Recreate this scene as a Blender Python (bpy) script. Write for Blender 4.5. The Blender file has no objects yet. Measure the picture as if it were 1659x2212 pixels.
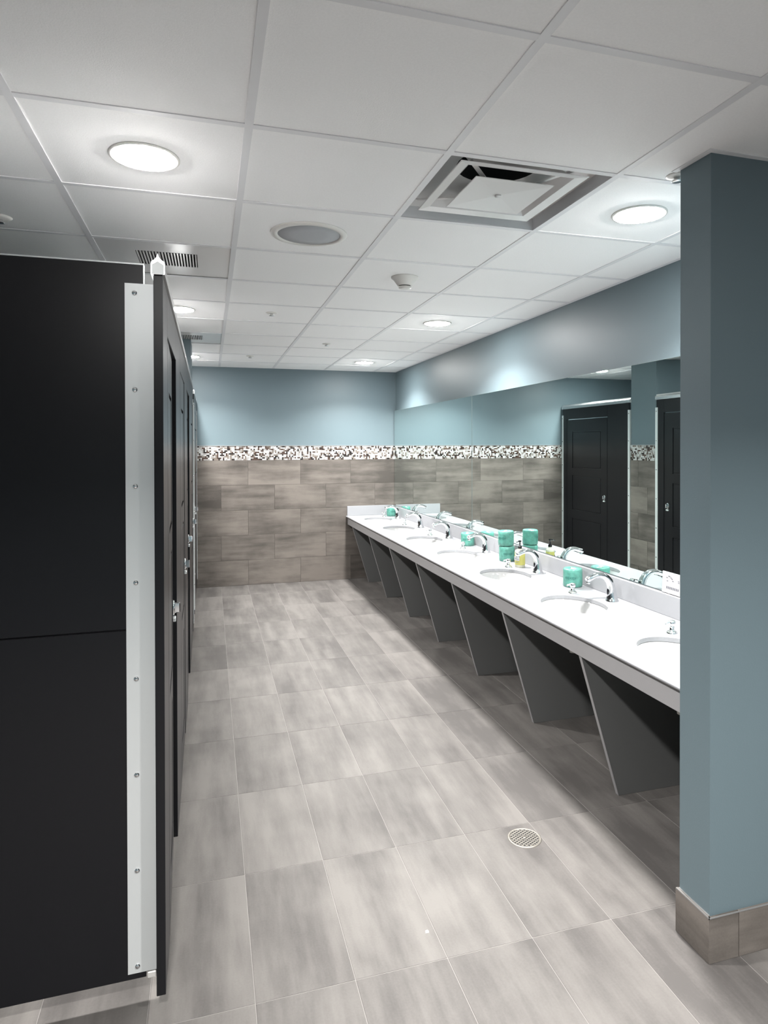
import bpy, math, random
from mathutils import Matrix, Vector
random.seed(7)
PI = math.pi
scene = bpy.context.scene
COL = scene.collection

# ------------------------------------------------------------------ camera
W, Hpx = 1659.0, 2212.0
F_PX, CX, CY = 1432.76, 886.49, 973.55
cam_d = bpy.data.cameras.new('camera'); cam = bpy.data.objects.new('camera', cam_d); COL.objects.link(cam)
cam_d.sensor_fit = 'VERTICAL'; cam_d.sensor_height = 24.0; cam_d.sensor_width = 18.0
cam_d.lens = F_PX/Hpx*24.0
cam_d.shift_x = -(CX-W/2)/Hpx
cam_d.shift_y = -(Hpx/2-CY)/Hpx
cam_d.clip_start = 0.02; cam_d.clip_end = 60
_r = Vector((0.95711626, -0.28969904, -0.00171223)); _u = Vector((0.00383742, 0.006768, 0.99996973)); _f = Vector((0.28967869, 0.95709386, -0.00758946))
M = Matrix.Identity(4)
for i in range(3):
    M[i][0] = _r[i]; M[i][1] = _u[i]; M[i][2] = -_f[i]
M[0][3], M[1][3], M[2][3] = 0, 0, 1.6295
cam.matrix_world = M
scene.camera = cam

# ------------------------------------------------------------------ world, lights, exposure
w = bpy.data.worlds.new('world'); scene.world = w; w.use_nodes = True
w.node_tree.nodes['Background'].inputs[0].default_value = (0.9, 0.95, 1.0, 1)
w.node_tree.nodes['Background'].inputs[1].default_value = 0.02
scene.view_settings.view_transform = 'Standard'
scene.view_settings.look = 'None'
scene.view_settings.exposure = 1.32
scene.view_settings.gamma = 1.0
scene.view_settings.use_curve_mapping = False
LAMP_W = 24.0          # power of one downlight
LENS_EMIT = 150.0
REAR_LAMP = 1.7  # power boost that makes the unseen rear downlights fill the near surfaces

# ------------------------------------------------------------------ dimensions (metres)
H = 2.544              # ceiling
T = 0.61               # ceiling module
GX, GY = -0.499, 1.958 # ceiling grid origin
XR, YF = 2.227, 7.99   # right and far wall (paint)
XL, YB = -1.9, -1.70
XE = 3.2               # side wall of the entry area
SX, SY, ST = 1.505, 1.72, 0.14  # corner of the short wall on the right
CZ = 0.775             # worktop height
MX = 2.2035            # mirror face

# ------------------------------------------------------------------ mesh helper
class MB:
    def __init__(s): s.v = []; s.f = []; s.m = []; s.sm = []
    def add(s, vs, fs, mi=0, smooth=False):
        n = len(s.v); s.v += [tuple(v) for v in vs]
        for f in fs: s.f.append(tuple(i+n for i in f)); s.m.append(mi); s.sm.append(smooth)
    def box(s, x0, y0, z0, x1, y1, z1, mi=0):
        vs = [(x0,y0,z0),(x1,y0,z0),(x1,y1,z0),(x0,y1,z0),(x0,y0,z1),(x1,y0,z1),(x1,y1,z1),(x0,y1,z1)]
        s.add(vs, [(0,3,2,1),(4,5,6,7),(0,1,5,4),(1,2,6,5),(2,3,7,6),(3,0,4,7)], mi); return s
    def bevbox(s, x0, y0, z0, x1, y1, z1, b=0.002, mi=0):
        # box with chamfered edges: three stacked loops per z end
        def loop(z, ins):
            a = ins; c = b if ins == 0 else b*0.4
            return [(x0+a+c,y0+a,z),(x1-a-c,y0+a,z),(x1-a,y0+a+c,z),(x1-a,y1-a-c,z),(x1-a-c,y1-a,z),(x0+a+c,y1-a,z),(x0+a,y1-a-c,z),(x0+a,y0+a+c,z)]
        L = [loop(z0, b), loop(z0+b, 0), loop(z1-b, 0), loop(z1, b)]
        vs = sum(L, []); fs = [tuple(range(7,-1,-1)), tuple(24+i for i in range(8))]
        for k in range(3):
            for i in range(8):
                j = (i+1) % 8; fs.append((k*8+i, k*8+j, k*8+8+j, k*8+8+i))
        s.add(vs, fs, mi); return s
    def lathe(s, prof, n=32, c=(0,0,0), mi=0, smooth=True, sx=1, sy=1, wob=None):
        vs = []; fs = []
        for k, (r, z) in enumerate(prof):
            for i in range(n):
                a = 2*PI*i/n; rr = r*(1+(wob(a, k) if wob else 0))
                vs.append((c[0]+rr*sx*math.cos(a), c[1]+rr*sy*math.sin(a), c[2]+z))
        for k in range(len(prof)-1):
            for i in range(n):
                j = (i+1) % n; fs.append((k*n+i, k*n+j, (k+1)*n+j, (k+1)*n+i))
        s.add(vs, fs, mi, smooth)
        if prof[0][0] > 1e-6: s.add([vs[i] for i in range(n)], [tuple(range(n-1,-1,-1))], mi)
        if prof[-1][0] > 1e-6: m = len(prof)-1; s.add([vs[m*n+i] for i in range(n)], [tuple(range(n))], mi)
        return s
    def sweep(s, path, n=20, mi=0):
        # path in the XZ plane: (x, z, ry, rn)  ry = half width in Y, rn = half depth along the normal
        vs = []; fs = []; P = len(path)
        for k, (x, z, ry, rn) in enumerate(path):
            a = path[max(k-1,0)]; b = path[min(k+1,P-1)]
            t = Vector((b[0]-a[0], b[1]-a[1])).normalized(); nx, nz = -t[1], t[0]
            for i in range(n):
                q = 2*PI*i/n
                vs.append((x+nx*rn*math.cos(q), ry*math.sin(q), z+nz*rn*math.cos(q)))
        for k in range(P-1):
            for i in range(n):
                j = (i+1) % n; fs.append((k*n+i, k*n+j, (k+1)*n+j, (k+1)*n+i))
        s.add(vs, fs, mi, True)
        s.add(vs[:n], [tuple(range(n-1,-1,-1))], mi); s.add(vs[-n:], [tuple(range(n))], mi)
        return s
    def prism_y(s, prof, y0, y1, mi=0):
        n = len(prof); vs = [(x,y0,z) for x,z in prof]+[(x,y1,z) for x,z in prof]
        fs = [tuple(range(n)), tuple(range(2*n-1,n-1,-1))]+[(i,(i+1)%n+0,(i+1)%n+n,i+n) for i in range(n)]
        fs = [tuple(reversed(f)) for f in fs]
        s.add(vs, fs, mi); return s
    def ell(s, c, rx, ry, rz, n=12, mi=0):
        prof = [(max(math.cos(t),0)*1.0, math.sin(t)*rz) for t in [(-PI/2+PI*k/8) for k in range(9)]]
        return s.lathe(prof, n, c, mi, True, rx, ry)
    def mesh(s, name, mats):
        me = bpy.data.meshes.new(name); me.from_pydata(s.v, [], s.f)
        me.polygons.foreach_set('material_index', s.m); me.polygons.foreach_set('use_smooth', s.sm)
        for m in (mats if isinstance(mats, (list,tuple)) else [mats]): me.materials.append(m)
        me.update(); return me
    def build(s, name, mats, parent=None, loc=None, fix=True):
        me = s.mesh(name, mats)
        if fix:
            import bmesh
            b = bmesh.new(); b.from_mesh(me); bmesh.ops.recalc_face_normals(b, faces=b.faces); b.to_mesh(me); b.free()
        return link(name, me, parent, loc)
def link(name, me, parent=None, loc=None):
    o = bpy.data.objects.new(name, me); COL.objects.link(o)
    if parent: o.parent = parent
    if loc: o.location = loc
    return o
def tag(o, label=None, cat=None, group=None, kind=None):
    if label: o['label'] = label
    if cat: o['category'] = cat
    if group: o['group'] = group
    if kind: o['kind'] = kind
    return o
def thing(name, loc, label, cat, group=None, rz=0):
    o = bpy.data.objects.new(name, None); COL.objects.link(o); o.location = loc; o.rotation_euler = (0,0,rz)
    o.empty_display_size = 0.05
    return tag(o, label, cat, group)
def kids(o): return [c for c in COL.objects if c.parent == o]
def copy_tree(o, parent=None):
    c = o.copy(); COL.objects.link(c); c.parent = parent
    for ch in kids(o): copy_tree(ch, c)
    return c

# ------------------------------------------------------------------ materials
def mat(name, col, rough=0.5, metal=0.0, spec=0.5, emit=None, es=0, noise=None, bump=None, coat=0):
    m = bpy.data.materials.new(name); m.use_nodes = True; nt = m.node_tree; b = nt.nodes['Principled BSDF']
    b.inputs['Base Color'].default_value = (*col, 1); b.inputs['Roughness'].default_value = rough
    b.inputs['Metallic'].default_value = metal; b.inputs['Specular IOR Level'].default_value = spec
    if coat: b.inputs['Coat Weight'].default_value = coat; b.inputs['Coat Roughness'].default_value = 0.05
    if emit: b.inputs['Emission Color'].default_value = (*emit, 1); b.inputs['Emission Strength'].default_value = es
    tc = nt.nodes.new('ShaderNodeTexCoord')
    if noise:
        sc, amt = noise
        n = nt.nodes.new('ShaderNodeTexNoise'); n.inputs['Scale'].default_value = sc; n.inputs['Detail'].default_value = 4
        nt.links.new(tc.outputs['Object'], n.inputs['Vector'])
        r = nt.nodes.new('ShaderNodeValToRGB'); nt.links.new(n.outputs['Fac'], r.inputs['Fac'])
        r.color_ramp.elements[0].position = 0.3; r.color_ramp.elements[1].position = 0.7
        r.color_ramp.elements[0].color = (*[c*(1-amt) for c in col], 1); r.color_ramp.elements[1].color = (*[min(1, c*(1+amt)) for c in col], 1)
        nt.links.new(r.outputs['Color'], b.inputs['Base Color'])
    if bump:
        sc, st = bump
        n = nt.nodes.new('ShaderNodeTexNoise'); n.inputs['Scale'].default_value = sc; n.inputs['Detail'].default_value = 3
        nt.links.new(tc.outputs['Object'], n.inputs['Vector'])
        k = nt.nodes.new('ShaderNodeBump'); k.inputs['Strength'].default_value = st; k.inputs['Distance'].default_value = 0.002
        nt.links.new(n.outputs['Fac'], k.inputs['Height']); nt.links.new(k.outputs['Normal'], b.inputs['Normal'])
    return m
def tile_mat(name, stretch, light, dark, rough=0.62):
    m = bpy.data.materials.new(name); m.use_nodes = True; nt = m.node_tree; N = nt.nodes; L = nt.links
    b = N['Principled BSDF']; b.inputs['Roughness'].default_value = rough; b.inputs['Specular IOR Level'].default_value = 0.22
    tc = N.new('ShaderNodeTexCoord'); oi = N.new('ShaderNodeObjectInfo')
    off = N.new('ShaderNodeVectorMath'); off.operation = 'SCALE'; off.inputs[0].default_value = (37.1, 21.7, 11.3); L.new(oi.outputs['Random'], off.inputs['Scale'])
    ad = N.new('ShaderNodeVectorMath'); ad.operation = 'ADD'; L.new(tc.outputs['Object'], ad.inputs[0]); L.new(off.outputs[0], ad.inputs[1])
    def nz(scale, detail, st):
        mp = N.new('ShaderNodeMapping'); mp.inputs['Scale'].default_value = st; L.new(ad.outputs[0], mp.inputs['Vector'])
        n = N.new('ShaderNodeTexNoise'); n.inputs['Scale'].default_value = scale; n.inputs['Detail'].default_value = detail; n.inputs['Roughness'].default_value = 0.6
        L.new(mp.outputs[0], n.inputs['Vector']); return n
    a = nz(1.0, 5, stretch); c = nz(2.6, 3, (1,1,1)); g = nz(140, 2, (1,1,1))
    mx = N.new('ShaderNodeMath'); mx.operation = 'MULTIPLY_ADD'; L.new(a.outputs['Fac'], mx.inputs[0]); mx.inputs[1].default_value = 0.65
    m2 = N.new('ShaderNodeMath'); m2.operation = 'MULTIPLY'; L.new(c.outputs['Fac'], m2.inputs[0]); m2.inputs[1].default_value = 0.35; L.new(m2.outputs[0], mx.inputs[2])
    m3 = N.new('ShaderNodeMath'); m3.operation = 'MULTIPLY_ADD'; L.new(g.outputs['Fac'], m3.inputs[0]); m3.inputs[1].default_value = 0.08; L.new(mx.outputs[0], m3.inputs[2])
    m4 = N.new('ShaderNodeMath'); m4.operation = 'MULTIPLY_ADD'; L.new(oi.outputs['Random'], m4.inputs[0]); m4.inputs[1].default_value = 0.10; L.new(m3.outputs[0], m4.inputs[2])
    r = N.new('ShaderNodeValToRGB'); L.new(m4.outputs[0], r.inputs['Fac']); e = r.color_ramp.elements
    e[0].position = 0.46; e[0].color = (*dark, 1); e[1].position = 0.72; e[1].color = (*light, 1)
    L.new(r.outputs['Color'], b.inputs['Base Color'])
    k = N.new('ShaderNodeBump'); k.inputs['Strength'].default_value = 0.08; k.inputs['Distance'].default_value = 0.002
    L.new(g.outputs['Fac'], k.inputs['Height']); L.new(k.outputs['Normal'], b.inputs['Normal'])
    return m
BLUE = (0.108, 0.146, 0.162)
M_paint = mat('blue_grey_paint', BLUE, 0.46, spec=0.32, bump=(220, 0.12))
M_ceil = mat('ceiling_board', (0.90, 0.885, 0.88), 0.9, noise=(160, 0.02), bump=(260, 0.25))
M_tee = mat('ceiling_tee', (0.74, 0.73, 0.74), 0.5)
M_dark = mat('dark_void', (0.012, 0.012, 0.013), 0.9)
M_plen = mat('plenum', (0.12, 0.12, 0.12), 0.9)
M_ftile = tile_mat('floor_porcelain', (9, 1.3, 1), (0.125, 0.116, 0.109), (0.064, 0.059, 0.056))
M_wtile = tile_mat('wall_porcelain', (1.3, 1, 9), (0.157, 0.138, 0.123), (0.060, 0.053, 0.047))
M_grout = mat('grout', (0.18, 0.168, 0.16), 0.9)
M_wgrout = mat('wall_grout', (0.07, 0.062, 0.056), 0.9)
M_white = mat('solid_surface_white', (0.275, 0.279, 0.292), 0.22, noise=(400, 0.02))
M_basin = mat('vitreous_china', (0.37, 0.372, 0.37), 0.08, spec=0.6)
M_lam = mat('grey_laminate', (0.26, 0.254, 0.258), 0.4, noise=(500, 0.06))
M_lam_shade = mat('shaded_grey_laminate', (0.125, 0.127, 0.125), 0.42, noise=(500, 0.05))  # same laminate as the apron, darkened to stand in for shade below the worktop
M_black = mat('black_hdpe', (0.009, 0.009, 0.0105), 0.30, spec=0.24, bump=(600, 0.06))
M_alu = mat('satin_aluminium', (0.62, 0.64, 0.64), 0.36, metal=0.35)
M_rail = mat('anodised_rail', (0.72, 0.72, 0.73), 0.22, metal=0.9)
M_chrome = mat('chrome', (0.86, 0.87, 0.88), 0.06, metal=1.0)
M_steel = mat('brushed_steel', (0.22, 0.205, 0.18), 0.45, metal=0.6, noise=(60, 0.1))
M_mirror = mat('mirror_glass', (0.80, 0.90, 0.885), 0.004, metal=1.0)
M_medge = mat('mirror_edge', (0.10, 0.13, 0.13), 0.3)
M_sensor = mat('sensor_black', (0.004, 0.004, 0.006), 0.06)
M_teal = mat('teal_wrapper', (0.075, 0.235, 0.19), 0.32, noise=(38, 0.22), bump=(60, 0.8))
M_tealp = mat('teal_print', (0.02, 0.12, 0.10), 0.4)
M_core = mat('card_core', (0.55, 0.50, 0.42), 0.8)
M_plastic = mat('white_plastic', (0.66, 0.64, 0.61), 0.35)
M_cream = mat('cream_bottle', (0.45, 0.45, 0.36), 0.25)
M_yellow = mat('yellow_label', (0.36, 0.345, 0.09), 0.5)
M_paper = mat('paper_white', (0.34, 0.34, 0.34), 0.7)
M_ink = mat('grey_ink', (0.12, 0.12, 0.14), 0.7)
M_mesh = mat('speaker_mesh', (0.42, 0.43, 0.45), 0.55, bump=(900, 0.6))
M_lens = mat('lamp_lens', (0.9, 0.9, 0.9), 0.4, emit=(1.0, 0.985, 0.97), es=LENS_EMIT)
M_trim = mat('trim_metal', (0.34, 0.34, 0.34), 0.35, metal=0.6)
M_gloss = mat('enamelled_sheet', (0.72, 0.70, 0.69), 0.20)
mos = [mat('mosaic_'+n, c, r) for n, c, r in (('white', (0.46,0.455,0.45), 0.1), ('pearl', (0.29,0.28,0.27), 0.15), ('taupe', (0.17,0.145,0.125), 0.2), ('brown', (0.06,0.038,0.03), 0.2), ('dark', (0.018,0.014,0.013), 0.2))]

# ------------------------------------------------------------------ setting: floor
fl = MB().box(XL-.1, YB-.1, -0.06, XE+.1, YF+.1, -0.0012)
floor = tag(fl.build('floor', M_grout), kind='structure')
FW, FX0, FY0 = 0.2982, 0.122, 1.974
ftm = MB().bevbox(-FW/2+.0011, -0.305+.0011, -0.010, FW/2-.0011, 0.305-.0011, 0.0, 0.0008).mesh('floor_tile', M_ftile)
cut = {}
k = 0
for j in range(-4, 10):
    for i in range(-7, 11):
        x0 = FX0+i*FW; x1 = x0+FW; y0 = FY0+j*T; y1 = y0+T
        if y0 > 1.9 and x0 > XR-.02: continue
        if x1 <= XL+.02 or x0 >= XE-.02: continue
        cx0, cx1 = max(x0, XL), min(x1, XE if y0 < 1.9 else XR); cy1 = min(y1, YF-.008)
        if cx1-cx0 > FW-.001 and cy1-y0 > T-.001:
            link('floor_tile', ftm, floor, ((x0+x1)/2, (y0+y1)/2, 0))
        elif cx1-cx0 > .03:
            MB().bevbox(cx0-(x0+x1)/2+.0011, y0-(y0+y1)/2+.0011, -0.01, cx1-(x0+x1)/2-.0011, cy1-(y0+y1)/2-.0011, 0, 0.0008).build('floor_tile', M_ftile, floor, ((x0+x1)/2, (y0+y1)/2, 0))

# ------------------------------------------------------------------ setting: walls
def wall(name, a, b): return tag(MB().box(*a, *b).build(name, M_paint), kind='structure')
TOP = H+0.36
wall_far = wall('wall_far', (XL-.1, YF, 0), (XR+.1, YF+.12, TOP))
wall_right = wall('wall_right', (XR, SY+ST, 0), (XR+.12, YF, TOP))
wall_left = wall('wall_left', (XL-.12, YB, 0), (XL, YF, TOP))
wall_front = wall('wall_front', (SX, SY, 0), (XE+.1, SY+ST, TOP))
wall_rear = wall('wall_rear', (XL-.1, YB-.12, 0), (XE+.1, YB, TOP))
wall_side = wall('wall_side', (XE, YB, 0), (XE+.12, SY, TOP))
CXF, CY0, CY1 = -0.152, 6.01, 6.45      # pier between the stalls
wall_pier = wall('wall_pier', (XL, CY0, 0), (CXF, CY1, TOP))

TH, TJ = 0.2925, 0.003
def xtile(parent, x0, x1, z0, z1, yface, nm='wall_tile'):
    cx, cz = (x0+x1)/2, (z0+z1)/2
    return MB().bevbox(x0-cx+.0012, 0, z0-cz+.0012, x1-cx-.0012, 0.0085, z1-cz-.0012, 0.0008).build(nm, M_wtile, parent, (cx, yface, cz))
ZM0, ZM1 = 1.4625, 1.628
# far wall: five courses, half bond
MB().box(XL, YF-.006, 0, XR, YF, ZM1).build('tile_backing', M_wgrout, wall_far)
for row in range(5):            # row 0 = lowest
    x = (0.43 if row % 2 == 0 else 0.125)-0.61*4
    while x < XR:
        a, b = max(x, XL), min(x+0.61, XR)
        if b-a > .02: xtile(wall_far, a, b, row*TH, (row+1)*TH, YF-.0085)
        x += 0.61
def mosaic(parent, u0, u1, place, pitch=0.0165):
    mb = MB(); nr = 10; ph = (ZM1-ZM0)/nr; n = int((u1-u0)/pitch)
    used = set()
    for i in range(n):
        for j in range(nr):
            if (i, j) in used: continue
            c = random.choices(range(5), (38, 22, 15, 14, 14))[0]
            w2 = h2 = 1
            q = random.random()
            if q < .16 and i+1 < n and (i+1, j) not in used: w2 = 2; used.add((i+1, j))
            elif q < .28 and j+1 < nr and (i, j+1) not in used: h2 = 2; used.add((i, j+1))
            a, b = u0+i*pitch+.0008, u0+(i+w2)*pitch-.0008; z0, z1 = ZM0+j*ph+.0008, ZM0+(j+h2)*ph-.0008
            d = random.uniform(.005, .008)
            mb.add(place(a, b, z0, z1, d), [(0,1,2,3),(0,4,5,1),(1,5,6,2),(2,6,7,3),(3,7,4,0)], c)
    o = mb.build('mosaic_strip', mos, parent); o['kind'] = 'stuff'; return o
mosaic(wall_far, XL, XR-.002, lambda a,b,z0,z1,d: [(a,YF-d-.002,z0),(b,YF-d-.002,z0),(b,YF-d-.002,z1),(a,YF-d-.002,z1),(a,YF,z0),(b,YF,z0),(b,YF,z1),(a,YF,z1)])
MB().box(XL, YF-.014, ZM1, XR, YF, ZM1+.007).build('edge_trim', M_trim, wall_far)
# pier facing the mirror
pf = CXF+.0085
MB().box(CXF, CY0-.002, 0, CXF+.006, CY1+.002, ZM1).build('tile_backing', M_wgrout, wall_pier)
for row in range(5):
    z0, z1 = row*TH, (row+1)*TH; ym = CY0+(.14 if row % 2 else .30)
    for a, b in ((CY0-.006, ym), (ym, CY1+.006)):
        cy, cz = (a+b)/2, (z0+z1)/2
        o = MB().bevbox(a-cy+.0012, 0, z0-cz+.0012, b-cy-.0012, .0085, z1-cz-.0012, .0008).build('wall_tile', M_wtile, wall_pier, (pf, cy, cz)); o.rotation_euler = (0,0,PI/2)
mosaic(wall_pier, CY0-.004, CY1+.004, lambda a,b,z0,z1,d: [(CXF+d+.002,a,z0),(CXF+d+.002,b,z0),(CXF+d+.002,b,z1),(CXF+d+.002,a,z1),(CXF,a,z0),(CXF,b,z0),(CXF,b,z1),(CXF,a,z1)])
MB().box(CXF, CY0-.008, ZM1, CXF+.014, CY1+.008, ZM1+.007).build('edge_trim', M_trim, wall_pier)
# right wall under the worktop: two tile courses
MB().box(XR-.006, SY+ST, 0, XR, YF-.01, .585).build('tile_backing', M_wgrout, wall_right)
for row in range(2):
    y = 1.70+(.305 if row else 0)
    while y < YF-.02:
        a, b = max(y, SY+ST+.002), min(y+.61, YF-.01)
        if b-a > .03:
            cy, cz = (a+b)/2, row*TH+TH/2
            o = MB().bevbox(a-cy+.0012, 0, -TH/2+.0012, b-cy-.0012, .0085, TH/2-.0012, .0008).build('wall_tile', M_wtile, wall_right, (XR-.0085, cy, cz)); o.rotation_euler = (0,0,-PI/2)
            o.location.x = XR-.0085
        y += .61
# tile base of the short wall
BZ = 0.146
base = tag(MB().box(SX-.004, SY-.004, 0, XE, SY+ST+.0, BZ-.004).build('baseboard_front', M_wgrout), kind='structure')
def bt(x0, x1):
    cx = (x0+x1)/2
    MB().bevbox(x0-cx+.001, 0, .001-BZ/2, x1-cx-.001, .010, BZ/2-.001, .0008).build('base_tile', M_wtile, base, (cx, SY-.0125, BZ/2))
bt(SX-.013, 1.607); bt(1.607, 2.217); bt(2.217, 2.827); bt(2.827, XE)
o = MB().bevbox(-ST/2-.004, 0, .001-BZ/2, ST/2+.0105, .010, BZ/2-.001, .0008).build('base_tile', M_wtile, base, (SX-.0135, SY+ST/2, BZ/2)); o.rotation_euler = (0,0,-PI/2)
o.location = (SX-.0135, SY+ST/2, BZ/2)
tr = MB().box(SX-.0145, SY-.0145, BZ-.002, SX-.0125, SY+ST, BZ+.002).box(SX-.0145, SY-.0145, BZ-.002, XE, SY-.0125, BZ+.002).box(SX-.006, SY, BZ-.004, SX, SY+ST, BZ)
tr.build('edge_trim', M_trim, base)

# ------------------------------------------------------------------ setting: ceiling
cb = MB().box(XL-.1, YB-.1, TOP, XE+.1, YF+.1, TOP+.05)
ceiling = tag(cb.build('ceiling', M_plen), kind='structure')
tee = .012
xs = [XL]+[GX+i*T for i in range(-2, 7)]+[XE]
ys = [YB]+[GY+j*T for j in range(-5, 10)]+[YF]
tb = MB()
def xmax(y): return XE if y < SY else XR
for x in xs:
    y1 = YF if x < XR else SY
    a, b = (x-tee, x+tee)
    if x == XL: a = x
    if x == XE: b = x
    tb.box(a, YB, H, b, y1, H+.003)
for y in ys:
    a, b = (y-tee, y+tee)
    if y == YB: a = y
    if y == YF: b = y
    xx = xmax(y)
    x0 = XL
    for x in xs:
        if x > x0 and min(x, xx)-tee > x0:
            tb.box(x0+(tee if x0 > XL else 0), a, H+.0003, min(x-tee, xx), b, H+.003)
        x0 = x
        if x >= xx: break
tb.box(XR-.022, SY+ST, H+.0006, XR, YF, H+.003); tb.box(SX, SY-.02, H+.0006, XE, SY, H+.003); tb.box(SX-.02, SY-.02, H+.0006, SX, SY+ST+.02, H+.003)
tb.build('ceiling_grid', M_tee, ceiling)
special = {(GX, round(GY+2*T, 3)): 1}
tcache = {}
DIFF = (GX+2*T, GY); VENTS = [(GX, GY+2*T), (GX, GY+6*T)]
def is_sp(x, y): return any(abs(x-a) < .01 and abs(y-b) < .01 for a, b in [DIFF]+VENTS)
for i in range(len(xs)-1):
    for j in range(len(ys)-1):
        x0, x1, y0, y1 = xs[i], xs[i+1], ys[j], ys[j+1]
        if is_sp(x0, y0): continue
        if y0 > SY and x0 > XR: continue
        if y0 > SY: x1 = min(x1, XR)
        if x1-x0 < .04 or y1-y0 < .03: continue
        key = (round(x1-x0, 3), round(y1-y0, 3))
        if key not in tcache:
            tcache[key] = MB().bevbox(-(x1-x0)/2+.006, -(y1-y0)/2+.006, 0, (x1-x0)/2-.006, (y1-y0)/2-.006, .014, .002).mesh('ceiling_tile', M_ceil)
        link('ceiling_tile', tcache[key], ceiling, ((x0+x1)/2, (y0+y1)/2, H+.0032))

# ------------------------------------------------------------------ downlights
ZC = H+.003
def downlight(x, y, label, power=LAMP_W, name='downlight'):
    t = thing(name, (x, y, ZC), label, 'ceiling light', 'round recessed downlights in the ceiling')
    MB().lathe([(.094,.0),(.106,.0),(.107,-.003),(.104,-.006),(.096,-.006),(.092,-.002)], 48).build('trim_ring', M_plastic, t)
    MB().lathe([(.0001,-.016),(.04,-.0148),(.07,-.0115),(.086,-.0075),(.0930,-.003),(.0935,.0)], 48).build('lens', M_lens, t)
    L = bpy.data.lights.new('lamp', 'AREA'); L.shape = 'DISK'; L.size = .16; L.energy = power; L.color = (1.0, 0.985, 0.965)
    L.spread = math.radians(132)
    lo = bpy.data.objects.new('lamp', L); COL.objects.link(lo); lo.parent = t; lo.location = (0, 0, -.0175)
    return t
LC, RC = GX+T/2, GX+3.5*T
downlight(LC, 2.263, 'large bright round downlight at upper left, nearest one over the stall fronts')
downlight(RC, 2.263, 'bright round downlight beside the short blue wall, right of the air diffuser')
downlight(RC, 4.703, 'round downlight above the middle of the sink counter')
downlight(RC, 7.143, 'round downlight over the counter nearest the far wall')
downlight(LC, 4.703, 'round downlight partly hidden behind the stall head rail')
downlight(LC, 7.143, 'small round downlight beyond the blue pier, below the far exhaust grille')
downlight(LC, -0.177, 'round downlight behind the viewpoint, in line with those over the stalls', LAMP_W*REAR_LAMP)
downlight(RC, -0.177, 'unseen round downlight added behind the viewpoint, before the short blue wall', LAMP_W*REAR_LAMP)  # unseen lamp added on the ceiling grid to brighten the short wall

# ------------------------------------------------------------------ ceiling fittings
t = thing('ceiling_speaker', (0.416, 2.885, ZC), 'flush round ceiling speaker with grey mesh and white rim', 'speaker')
MB().lathe([(.137,0),(.165,0),(.163,-.004),(.150,-.008),(.137,-.008),(.134,-.003)], 56).build('rim', M_plastic, t)
MB().lathe([(.0001,-.0085),(.07,-.0075),(.135,-.003),(.136,0)], 56).build('mesh_grille', M_mesh, t)

t = thing('smoke_detector', (1.022, 3.475, ZC), 'cream bowl-shaped smoke detector hanging from a ceiling tile', 'smoke detector')
MB().lathe([(.0001,0),(.075,0),(.074,-.006),(.062,-.016),(.045,-.040),(.040,-.047),(.0001,-.047)], 40).build('housing', M_plastic, t)
MB().lathe([(.0001,-.047),(.032,-.047),(.032,-.052),(.0001,-.052)], 32).build('sensing_slot', M_dark, t)
MB().lathe([(.0001,-.052),(.036,-.052),(.034,-.060),(.015,-.063),(.0001,-.063)], 32).build('cap', M_plastic, t)

def sprinkler(x, y, label, drop=0.006, r=.04):
    t = thing('sprinkler', (x, y, ZC), label, 'sprinkler', 'concealed fire sprinklers in the ceiling')
    MB().lathe([(.0001,0),(r,0),(r,-.002),(r*.8,-drop),(.0001,-drop)], 32).build('cover_plate', M_plastic, t)
    MB().lathe([(.0001,-drop),(.012,-drop),(.012,-drop-.010),(.018,-drop-.011),(.018,-drop-.014),(.0001,-drop-.014)], 20).build('deflector', M_chrome, t)
    return t
sprinkler(0.412, 4.66, 'sprinkler head beyond the round speaker, first of the corridor row')
sprinkler(1.010, 5.93, 'sprinkler head two tiles beyond the smoke detector, left of the counter lights')
sprinkler(0.398, 6.95, 'farthest sprinkler head, close to the far blue wall')
sprinkler(-0.800, 3.02, 'sprinkler head above the stalls at the left picture edge', .010, .045)
sprinkler(1.527, 1.905, 'sprinkler head against the short blue wall, half hidden by it', .006, .036)

def exhaust(x, y, label):
    t = thing('exhaust_grille', (x, y, H), label, 'vent', 'white square exhaust grilles over the stalls')
    h = .294; ax, bx, ay, by = -.137, .140, -.128, .118
    m = MB().box(-h,-h,.005,ax,h,.008).box(bx,-h,.005,h,h,.008).box(ax,-h,.005,bx,ay,.008).box(ax,by,.005,bx,h,.008)
    m.build('face_plate', M_gloss, t)
    MB().box(ax,ay,.06,bx,by,.063).box(ax-.002,ay,.008,ax,by,.06).box(bx,ay,.008,bx+.002,by,.06).box(ax,ay-.002,.008,bx,ay,.06).box(ax,by,.008,bx,by+.002,.06).build('duct_box', M_dark, t)
    n = 20; p = (bx-ax)/n; sm = MB().box(-.0033, ay+.002, 0, .0033, by-.002, .012).mesh('slat', M_gloss)
    for i in range(n): link('slat', sm, t, (ax+p*(i+.5), 0, .004))
    return t
exhaust(GX+T/2, GY+2.5*T, 'large slotted exhaust grille above the nearest stall head rail')
exhaust(GX+T/2, GY+6.5*T, 'small-looking slotted exhaust grille beside the top of the blue pier')

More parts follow.
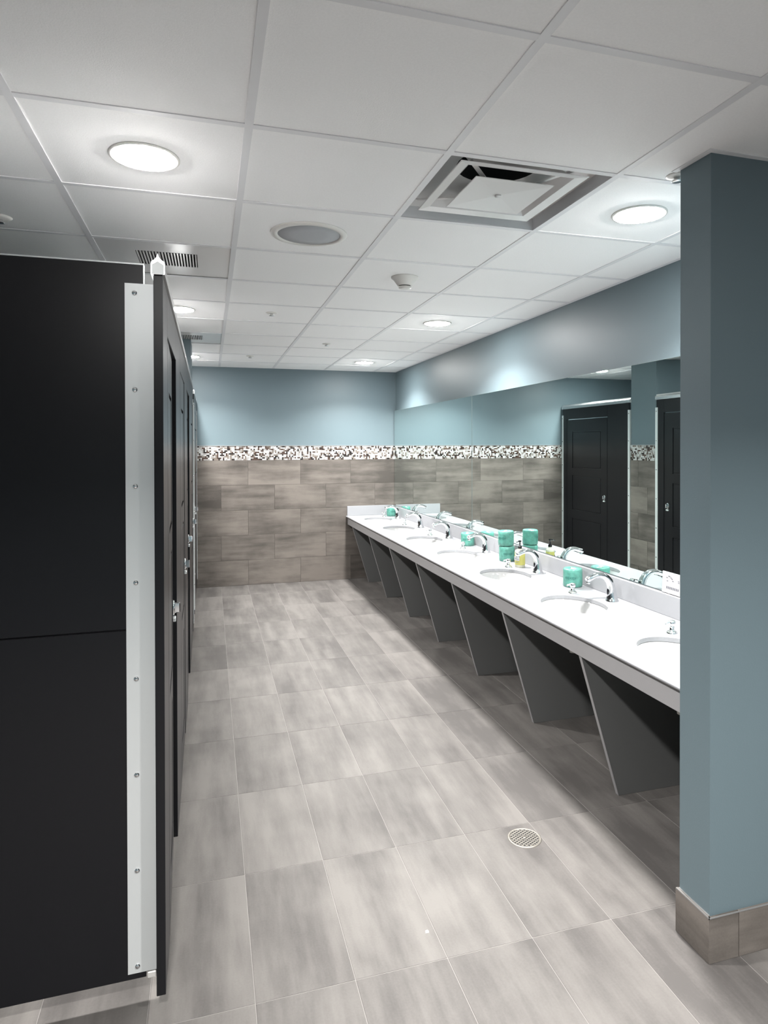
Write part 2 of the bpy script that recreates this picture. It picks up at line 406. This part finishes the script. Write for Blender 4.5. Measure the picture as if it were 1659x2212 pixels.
# air diffuser
dx, dy = GX+2.5*T, GY+.5*T
t = thing('air_diffuser', (dx, dy, H), 'square white louvred air diffuser recessed in the ceiling near the short wall', 'air vent')
h = .296
MB().box(-h,-h,.004,-h+.002,h,.05).box(h-.002,-h,.004,h,h,.05).box(-h,-h,.004,h,-h+.002,.05).box(-h,h-.002,.004,h,h,.05).build('recess_frame', M_tee, t)
def sq(r, z): return [(-r,-r,z),(r,-r,z),(r,r,z),(-r,r,z)]
def cone(levels, mi=0):
    m = MB(); vs = sum([sq(r, z) for r, z in levels], []); fs = []
    for k in range(len(levels)-1):
        for i in range(4): fs.append((k*4+i, k*4+(i+1)%4, k*4+4+(i+1)%4, k*4+4+i))
    m.add(vs, fs, mi); return m
# back pan: square rim rising to a round neck
n = 32; vs = []; fs = []
for a in range(n):
    q = 2*PI*a/n; c_, s_ = math.cos(q), math.sin(q); kk = 1/max(abs(c_), abs(s_))
    vs.append((.294*c_*kk, .294*s_*kk, .05)); 
for a in range(n):
    q = 2*PI*a/n; vs.append((.155*math.cos(q), .155*math.sin(q), .12))
for a in range(n):
    q = 2*PI*a/n; vs.append((.150*math.cos(q), .150*math.sin(q), .26))
for a in range(n):
    b = (a+1) % n; fs += [(a, b, n+b, n+a)]
m = MB(); m.add(vs[:2*n], fs, 0, True); m.build('back_pan', M_gloss, t)
m = MB(); m.add(vs[n:], [(a, (a+1)%n, n+(a+1)%n, n+a) for a in range(n)]+[tuple(range(n, 2*n))], 0, True); m.build('neck', M_dark, t)
cone([(.236,.014),(.238,.016),(.205,.024),(.165,.062),(.160,.062),(.200,.020),(.236,.014)]).build('outer_cone', M_gloss, t)
m = cone([(.148,.006),(.150,.008),(.120,.022),(.05,.026)]); m.add(sq(.148,.006)+[(0,0,.012)], [(0,1,4),(1,2,4),(2,3,4),(3,0,4)]); m.build('inner_cone', M_gloss, t)
MB().lathe([(.0001,-.001),(.012,-.001),(.012,.004),(.0001,.012)], 16, (0,0,.008)).build('centre_screw', M_gloss, t)
for k in range(4):
    q = PI/4+k*PI/2; c_, s_ = math.cos(q), math.sin(q)
    m = MB(); wv = .008; m.add([(c_*.10-s_*wv, s_*.10+c_*wv, .02),(c_*.10+s_*wv, s_*.10-c_*wv, .02),(c_*.34+s_*wv, s_*.34-c_*wv, .055),(c_*.34-s_*wv, s_*.34+c_*wv, .055),
        (c_*.10-s_*wv, s_*.10+c_*wv, .024),(c_*.10+s_*wv, s_*.10-c_*wv, .024),(c_*.34+s_*wv, s_*.34-c_*wv, .059),(c_*.34-s_*wv, s_*.34+c_*wv, .059)],
        [(0,1,2,3),(4,5,6,7),(0,1,5,4),(1,2,6,5),(2,3,7,6),(3,0,4,7)]); m.build('strut', M_gloss, t)

# ------------------------------------------------------------------ toilet stalls
ANG = .003
def front(y): return Vector((-.125-ANG*(y-2.0), y, 0))
ZB, ZT = .066, 2.111
screw_me = MB().lathe([(.0001,-.0005),(.0075,-.0005),(.0072,.002),(.005,.004),(.0001,.0045)], 14).mesh('screw', M_chrome)
def screws(parent, x, y, zs, axis):
    for z in zs:
        o = link('screw', screw_me, parent, (x, y, z))
        o.rotation_euler = (PI/2, 0, 0) if axis == '-y' else (0, PI/2, 0)
SZ = [.124+.278*k for k in range(8)]
def door(parent, y0, y1, hinge, ajar):
    # y0..y1 along the front; hinge at y0 ('near') or y1 ('far')
    wd = y1-y0; s = 1 if hinge == 'near' else -1
    hy = y0 if s > 0 else y1
    lo, hi = (0, wd) if s > 0 else (-wd, 0)
    z0, z1 = .08, 1.965
    zp = [(.20, .68), (.79, 1.24), (1.335, 1.81)]; mg = .13
    m = MB().box(-.025, lo, z0, -.007, hi, z1)
    # proud rails and stiles leave routed grooves round three raised panels
    m.box(-.007, lo, z0, 0, lo+mg, z1).box(-.007, hi-mg, z0, 0, hi, z1)
    zz = z0
    for a, b in zp+[(z1, None)]:
        m.box(-.007, lo+mg, zz, 0, hi-mg, a); zz = b
    d = m.build('door', M_black, parent, (0, hy, 0)); d.rotation_euler = (0, 0, ajar*s)
    for a, b in zp: MB().bevbox(-.008, lo+mg+.012, a+.012, -.001, hi-mg-.012, b-.012, .003).build('raised_panel', M_black, d)
    MB().box(-.030, lo if s > 0 else hi-.012, z0+.02, -.001, (lo+.012) if s > 0 else hi, z1-.02).build('hinge', M_black, d)
    # latch: oval plate with turn disc and a coin slot below
    ly = (wd-.055)*s
    L = MB(); zl = 1.0
    L.lathe([(.0001,0),(.022,0),(.022,.004),(.019,.007),(.0001,.007)], 24, (0,0,0), 0, True, 1, 1.35)
    lt = L.build('latch', M_chrome, d, (0.0005, ly, zl)); lt.rotation_euler = (PI/2, 0, PI/2)
    MB().bevbox(0, -.018, -.052, .012, .018, -.036, .002).build('latch_plate', M_alu, d, (0.0005, ly, zl))
    MB().bevbox(0, -.006, -.020, .022, .006, .020, .003).build('latch_knob', M_chrome, d, (0.006, ly, zl))
    return d
def pilaster(parent, y0, y1): return MB().bevbox(-.025, y0, ZB, 0, y1, ZT, .0015).build('pilaster', M_black, parent)
def divider(parent, y, near=False):
    xr = -.057; xl = -1.72
    m = MB().bevbox(xl, y, .085, xr, y+.025, 1.098, .0012); m.build('lower_panel', M_black, parent)
    m = MB().bevbox(xl, y, 1.102, xr, y+.025, 2.152, .0012); m.build('upper_panel', M_black, parent)
    MB().box(xl, y-.001, 2.152, xr+.001, y+.026, 2.156).box(xr, y-.001, 2.06, xr+.002, y+.026, 2.156).build('edge_strip', M_alu, parent)
    b = MB().box(-.106, y-.003, .104, -.0255, y, 2.097).box(-.028, y-.003, .118, -.0253, y+.0, 2.097).build('bracket', M_alu, parent)
    screws(b, -.080, y-.003, SZ, '-y')
    b = MB().box(-.106, y+.025, .118, -.0255, y+.028, 2.097).build('bracket', M_alu, parent)
    MB().bevbox(-.054, y-.002, .080, -.030, y+.014, .098, .002).build('foot_bolt', M_plastic, parent)
def stall(y0, label, pil, dr, hinge, ajar, div=None, endp=None, wallbr=()):
    t = thing('toilet_stall', front(y0), label, 'toilet stall', 'black toilet stalls along the left side', ANG)
    pilaster(t, pil[0]-y0, pil[1]-y0)
    MB().bevbox(-.025, pil[1]-y0, 1.973, 0, (dr[1]+.009)-y0, ZT, .0015).build('header', M_black, t)
    door(t, dr[0]-y0, dr[1]-y0, hinge, ajar)
    if div is not None: divider(t, div-y0)
    if endp: pilaster(t, endp[0]-y0, endp[1]-y0)
    for a, b in wallbr: 
        br = MB().box(.0, a-y0, .11, .004, b-y0, 2.03).box(-.03, (a if a > 7 or a < 6.2 else a)-y0, .11, 0, a+.003-y0, 2.03).build('wall_bracket', M_alu, t)
        screws(br, .004, (a+b)/2-y0, [.13+.31*k for k in range(7)], 'x')
    return t
stall(2.0, 'nearest black toilet stall, its side panel with silver strip facing the viewer', (2.0, 2.215), (2.222, 2.792), 'near', math.radians(1.5), 2.06)
stall(3.0, 'second black toilet stall along the row from the viewer', (2.80, 3.215), (3.222, 3.792), 'near', .004, 3.0)
stall(4.0, 'third black toilet stall along the row, its door slightly ajar', (3.80, 4.215), (4.222, 4.792), 'near', math.radians(1.1), 4.0)
stall(5.0, 'fourth black toilet stall, ending against the blue pier', (4.80, 5.215), (5.222, 5.862), 'near', .004, 5.0, (5.87, 5.985), ((5.965, 6.004),))
stall(7.0, 'wide black toilet stall between the blue pier and the far wall', (6.475, 6.90), (6.912, 7.835), 'far', .004, None, (7.845, 7.95), ((6.455, 6.49), (7.93, 7.968)))
def rail(y0, y1, label):
    t = thing('head_rail', front(y0), label, 'head rail', None, ANG)
    prof = [(-.031,2.112),(.006,2.112),(.006,2.140),(.004,2.148),(-.004,2.153),(-.009,2.160),(-.0125,2.171),(-.016,2.160),(-.021,2.153),(-.029,2.148),(-.031,2.140)]
    MB().prism_y(prof, -.004, y1-y0).build('rail_profile', M_rail, t)
    MB().prism_y([(-.028,2.1125),(.003,2.1125),(.003,2.138),(-.0125,2.148),(-.028,2.138)], -.0055, -.0035).build('end_cap', M_alu, t)
rail(1.995, 6.005, 'long silver head rail over the four near stalls')
rail(6.455, 7.97, 'short silver head rail over the wide far stall')

# ------------------------------------------------------------------ vanity counter
YN = SY+ST+.002; YE = YF-.0105
XF = 1.600; XB = XR-.0105
SINKS = [2.30, 3.16, 4.02, 4.89, 5.75, 6.61, 7.48]
SXC, SA, SB = 1.872, .160, .212
van = thing('vanity_counter', (XF, YN, 0), 'long white sink counter on slanted grey supports along the mirror wall', 'counter')
def off(m):  # world coordinates -> local to the counter empty
    m.v = [(x-XF, y-YN, z) for x, y, z in m.v]; return m
m = MB(); edges = [YN]+[(SINKS[i]+SINKS[i+1])/2 for i in range(6)]+[YE]
N = 64
for s, yc in enumerate(SINKS):
    y0, y1 = edges[s], edges[s+1]; x0, x1 = XF, XB
    angs = [2*PI*i/N for i in range(N)]+[math.atan2(b-yc, a-SXC) % (2*PI) for a in (x0, x1) for b in (y0, y1)]
    angs = sorted(set(angs)); n = len(angs); A = []; B = []; C = []
    for q in angs:
        c_, s_ = math.cos(q), math.sin(q)
        k = min(((x1-SXC)/c_ if c_ > 1e-9 else (x0-SXC)/c_ if c_ < -1e-9 else 1e9), ((y1-yc)/s_ if s_ > 1e-9 else (y0-yc)/s_ if s_ < -1e-9 else 1e9))
        A.append((SXC+k*c_, yc+k*s_, CZ))
        r = 1/math.sqrt((c_/SA)**2+(s_/SB)**2); B.append((SXC+r*c_, yc+r*s_, CZ)); C.append((SXC+r*c_, yc+r*s_, CZ-.02))
    fs = []
    for i in range(n):
        j = (i+1) % n; fs += [(i, j, n+j, n+i), (n+i, n+j, 2*n+j, 2*n+i)]
    m.add(A+B+C, fs)
# bullnose front edge, underside
prof = [(XF+.0, CZ), (XF-.006, CZ-.002), (XF-.010, CZ-.008), (XF-.010, CZ-.013), (XF-.006, CZ-.018), (XF+.01, CZ-.020)]
n = len(prof); m.add([(x, YN, z) for x, z in prof]+[(x, YE, z) for x, z in prof], [(i, i+1, i+1+n, i+n) for i in range(n-1)], 0, True)
off(m).build('worktop', M_white, van, fix=False)
bs = off(MB().bevbox(XR-.042, YN, CZ, XR-.001, YE, CZ+.110, .002)); bs.build('backsplash', M_white, van)
off(MB().bevbox(XF+.004, YE-.022, CZ, XR-.043, YE, CZ+.118, .002)).build('end_splash', M_white, van)
off(MB().bevbox(XF+.012, YN, .668, XF+.032, YE, CZ-.024, .001)).build('apron', M_lam, van)
off(MB().box(XF+.016, YN, CZ-.024, XF+.03, YE, CZ-.019)).build('shadow_gap', M_dark, van)
for yc in [2.66+.842*k for k in range(7)]:
    m = MB(); pr = [(XF+.018, .668), (XR-.0095, .668), (XR-.0095, 0.001), (1.815, 0.001)]
    m.prism_y(pr, yc, yc+.022); off(m)
    sp = m.build('support_panel', M_lam_shade, van)
    m = MB(); m.prism_y([(XF+.016, .668), (XF+.019, .668), (1.816, .001), (1.813, .001)], yc, yc+.022); off(m).build('edge_band', M_lam, sp)
# sinks
def bowl_mesh():
    m = MB(); rings = [(1.06,-.0205),(1.02,-.0205),(1.0,-.023),(.97,-.05),(.90,-.09),(.76,-.125),(.52,-.148),(.25,-.156),(.12,-.158)]
    outer = [(1.06,-.0205),(1.06,-.035),(1.0,-.08),(.90,-.125),(.72,-.155),(.45,-.172),(.18,-.178),(.0001,-.178)]
    for pr in (rings, outer): m.lathe([(r, z) for r, z in pr], 48, (0,0,0), 0, True, SA, SB)
    return m
def fix_bowl(m): # the lathe caps ends: drop the large top caps
    keep = [i for i, f in enumerate(m.f) if not (len(f) == 48 and m.v[f[0]][2] > -.03)]
    m.f = [m.f[i] for i in keep]; m.m = [m.m[i] for i in keep]; m.sm = [m.sm[i] for i in keep]; return m
sk = thing('sink', (SXC, SINKS[0], CZ), '', 'sink', 'oval white undermount sinks in the counter')
fix_bowl(bowl_mesh()).build('bowl', M_basin, sk)
MB().lathe([(.0001,-.1565),(.022,-.1565),(.024,-.155),(.020,-.153),(.016,-.1545),(.0001,-.1545)], 20).build('drain', M_chrome, sk)
for k in (-1, 0, 1):
    o = MB().ell((0,0,0), .004, .004, .011).build('overflow_slot', M_sensor, sk, (-SA*.952, k*.020, -.058)); o.rotation_euler = (0, -.15, 0)
MB().lathe([(.02,-.178),(.02,-.26),(.0001,-.26)], 16, (0,0,0)).build('tailpiece', M_plastic, sk)
slabel = ['sink partly cut off by the short blue wall, nearest of all', 'oval sink in front of the nearest fully visible faucet and single teal roll',
 'oval sink in front of the soap bottle and stacked teal rolls', 'oval sink just beyond the stacked teal rolls', 'third oval sink from the far wall', 'second oval sink from the far wall', 'farthest oval sink, beside the white end splash']
# faucet
fc = thing('faucet', (2.112, SINKS[0], CZ), '', 'faucet', 'chrome sensor faucets along the counter')
path = [(0.0,0,.036,.036),(0,.004,.036,.036),(0,.010,.031,.031),(-.001,.035,.027,.027),(-.003,.062,.0235,.024),(-.008,.088,.021,.0215),(-.018,.110,.0195,.0195),(-.034,.129,.0185,.018),(-.055,.142,.018,.0165),(-.080,.147,.018,.0155),(-.104,.145,.018,.015),(-.126,.138,.0185,.0155),(-.144,.131,.019,.016),(-.156,.127,.018,.016),(-.160,.1255,.013,.011)]
sp = MB().sweep(path, 28).build('spout', M_chrome, fc)
o = MB().lathe([(.0001,0),(.012,0),(.012,-.012),(.010,-.016),(.0001,-.016)], 18).build('aerator', M_chrome, fc, (-.146, 0, .119)); o.rotation_euler = (0, .25, 0)
o = MB().ell((0,0,0), .004, .0095, .020).build('sensor_window', M_sensor, fc, (-.0262, 0, .056)); o.rotation_euler = (0, .12, 0)
MB().ell((0,0,0), .003, .0045, .006).build('indicator', M_sensor, fc, (-.0295, 0, .022))
flabel = ['chrome faucet hidden behind the short blue wall, seen in the mirror', 'chrome gooseneck faucet beside the single teal roll, nearest fully visible one', 'chrome faucet in front of the pump soap bottle',
 'chrome faucet in front of a teal roll, beyond the stacked rolls', 'third chrome faucet from the far wall', 'second chrome faucet from the far wall', 'farthest chrome faucet, beside the small teal roll']
sd = thing('soap_dispenser', (2.004, SINKS[0]+.23, CZ), '', 'soap dispenser', 'small chrome deck dispensers beside the sinks')
MB().lathe([(.0001,0),(.025,0),(.025,.004),(.021,.012),(.012,.016),(.0105,.020),(.0105,.038),(.0001,.038)], 24).build('body', M_chrome, sd)
MB().lathe([(.0001,.036),(.013,.036),(.016,.040),(.016,.054),(.012,.060),(.0001,.061)], 24).build('pump_head', M_chrome, sd)
MB().sweep([(0,.050,.007,.006),(-.02,.052,.007,.006),(-.034,.049,.006,.005),(-.038,.044,.005,.004)], 12).build('nozzle', M_chrome, sd)
dlabel = ['chrome dispenser next to the short blue wall', 'chrome dispenser standing before the single teal roll', 'chrome dispenser standing before the stacked teal rolls',
 'chrome dispenser before the teal roll beyond the stack', 'third chrome dispenser from the far wall', 'second chrome dispenser from the far wall', 'farthest chrome dispenser, by the end splash']
for i, yc in enumerate(SINKS):
    for src, x, dyv, labs in ((sk, SXC, 0, slabel), (fc, 2.112, 0, flabel), (sd, 2.004, .23, dlabel)):
        o = src if i == 0 else copy_tree(src)
        o.location = (x, yc+dyv, CZ); o['label'] = labs[i]

# toilet rolls
def roll(x, y, z, label, rz=0, first=[None]):
    if first[0] is None:
        t = thing('toilet_roll', (x, y, z), label, 'toilet roll', 'teal wrapped toilet rolls on the counter')
        rnd = random.Random(3); tabl = [[rnd.uniform(-.02, .02) for _ in range(48)] for _ in range(12)]
        wob = lambda a, k: tabl[k % 12][int(a/(2*PI)*48+.5) % 48]
        MB().lathe([(.040,.0),(.054,.001),(.057,.006),(.0575,.03),(.0575,.055),(.0575,.08),(.057,.103),(.052,.110),(.036,.108),(.020,.102),(.016,.094)], 48, wob=wob).build('wrapper', M_teal, t)
        MB().lathe([(.0001,.094),(.010,.098),(.014,.104),(.006,.112),(.0001,.113)], 16, wob=lambda a, k: .25*math.sin(3*a)).build('wrapper_tuck', M_paper, t)
        m = MB()
        for k in range(7):
            a0 = PI+.25+k*.17; hgt = .011+.004*(k % 3)
            c = [((.0592)*math.cos(a), (.0592)*math.sin(a)) for a in (a0, a0+.09)]
            m.add([(c[0][0],c[0][1],.058-hgt/2),(c[1][0],c[1][1],.058-hgt/2),(c[1][0],c[1][1],.058+hgt/2),(c[0][0],c[0][1],.058+hgt/2)], [(0,1,2,3)])
        m.build('print', M_tealp, t, fix=False)
        first[0] = t; o = t
    else:
        o = copy_tree(first[0]); o.location = (x, y, z); o['label'] = label
    o.rotation_euler = (0, 0, rz); return o
roll(2.108, 3.565, CZ, 'single teal wrapped toilet roll nearest the viewer, by the second visible dispenser')
roll(2.108, 4.50, CZ, 'lower teal roll of the stack of two', .5)
roll(2.104, 4.505, CZ+.113, 'upper teal roll of the stack of two', -.3)
roll(2.112, 5.29, CZ, 'teal roll standing alone just beyond the stack of two', .2)
roll(2.112, 7.78, CZ, 'farthest teal roll, near the end splash', .9)

# soap bottle
t = thing('soap_bottle', (2.085, 4.235, CZ), 'cream pump soap bottle with yellow label in front of the teal rolls', 'soap bottle', None, .35)
m = MB()
pr = [(.030,0),(.033,.004),(.033,.105),(.030,.118),(.016,.126),(.012,.132)]
m.lathe(pr, 4*8, (0,0,0), 0, True, .85, 1.05, wob=lambda a, k: .12*abs(math.sin(2*a)) if k < 4 else 0); m.build('bottle', M_cream, t)
MB().lathe([(.0335,.018),(.0338,.020),(.0338,.098),(.0335,.100)], 32, (0,0,0), 0, True, .85, 1.05, wob=lambda a, k: .125*abs(math.sin(2*a))).build('label_sleeve', M_yellow, t)
m = MB(); 
for z0, z1, w_ in ((.048,.078,.024),):
    m.box(-.0315, -w_, z0, -.0300, w_, z1)
lb = m.build('label_panel', M_paper, t)
m = MB(); 
for z0, w_ in ((.088,.020),(.066,.014),(.060,.018),(.034,.012)): m.box(-.0322, -w_, z0, -.0305, w_, z0+.0025)
m.build('label_print', M_ink, t)
MB().lathe([(.0001,.130),(.014,.130),(.014,.146),(.006,.150),(.005,.150),(.005,.176),(.010,.178),(.010,.186),(.0001,.187)], 20).build('pump', M_sensor, t)
MB().sweep([(0,.181,.006,.004),(-.022,.181,.005,.004),(-.036,.176,.004,.003)], 10).build('pump_spout', M_sensor, t)

# ------------------------------------------------------------------ mirrors
def mirror(y0, y1, label):
    t = thing('mirror', (MX, y0, CZ+.112), label, 'mirror', 'frameless wall mirrors above the counter')
    z0, z1 = 0, 2.066-(CZ+.112)
    MB().box(0, .0045, z0+.004, .0008, y1-y0-.0045, z1-.002).build('glass', M_mirror, t)
    MB().box(.0009, 0, z0, XR-MX-.0005, y1-y0, z1).build('backing', M_medge, t)
    return t
m1 = mirror(5.415, YE-.001, 'far square mirror panel reaching the far wall corner')
m2 = mirror(SY+ST+.002, 5.412, 'long near mirror panel reflecting the stalls and blue pier')
t = thing('mirror_clip', (MX, 2.80, CZ+.114), 'small round clear clip at the bottom edge of the near mirror', 'clip')
o = MB().lathe([(.0001,0),(.009,0),(.009,.003),(.005,.005),(.0001,.005)], 16).build('clip_button', M_plastic, t, (-.0005, 0, 0)); o.rotation_euler = (0, -PI/2, 0)
t = thing('notice_card', (2.150, 2.775, CZ+.111), 'small white printed card leaning on the mirror, near the short blue wall', 'card', None, 0)
t.location = (2.196, 2.775, CZ+.113)
cd = MB().box(-.0008, -.075, 0, .0008, .075, .105).build('card_sheet', M_paper, t); cd.rotation_euler = (0, .06, 0)
m = MB()
rnd = random.Random(5)
for k in range(9): 
    a, b = rnd.uniform(-.055,.04), rnd.uniform(.055,.085); m.box(-.0013, a, b, -.0008, a+.010, b+.004)
for k in range(8): m.box(-.0013, -.05+k*.012, .022, -.0008, -.05+k*.012+.008, .034)
pr = m.build('card_print', M_ink, cd)

# ------------------------------------------------------------------ floor bits
t = thing('floor_drain', (1.245, 2.487, 0), 'round brushed metal floor drain with lattice grate set in the tiles', 'floor drain')
MB().lathe([(.060,.0),(.060,.0025),(.067,.003),(.070,.0005),(.070,0)], 48).build('rim', M_steel, t)
MB().lathe([(.0001,.0002),(.060,.0002),(.060,.001)], 40).build('sump', M_dark, t)
g = MB()
for k in range(-4, 5):
    c = k*.0125; hw = math.sqrt(max(.0595**2-c*c, 0))
    for ax in (0, 1):
        a = (c-.0018, -hw, c+.0018, hw)
        if ax: a = (-hw, c-.0018, hw, c+.0018)
        g.box(a[0], a[1], .0008, a[2], a[3], .0022+.0003*ax)
gr = g.build('grate', M_steel, t); gr.rotation_euler = (0, 0, .5)
MB().lathe([(.0001,.0022),(.008,.0022),(.008,.0034),(.0001,.0036)], 14).build('screw', M_steel, t)
m = MB(); m.add([(-.007,-.005,0),(.006,-.006,0),(.008,.004,0),(-.003,.007,0),(-.004,-.003,.004),(.004,-.002,.003),(.003,.003,.005)], [(0,1,5,4),(1,2,6,5),(2,3,6),(3,0,4),(3,4,6),(4,5,6),(0,3,2,1)])
o = m.build('paper_scrap', M_paper, None, (0.690, 2.10, 0.0005)); tag(o, 'tiny white scrap of paper lying on the floor tiles', 'scrap')
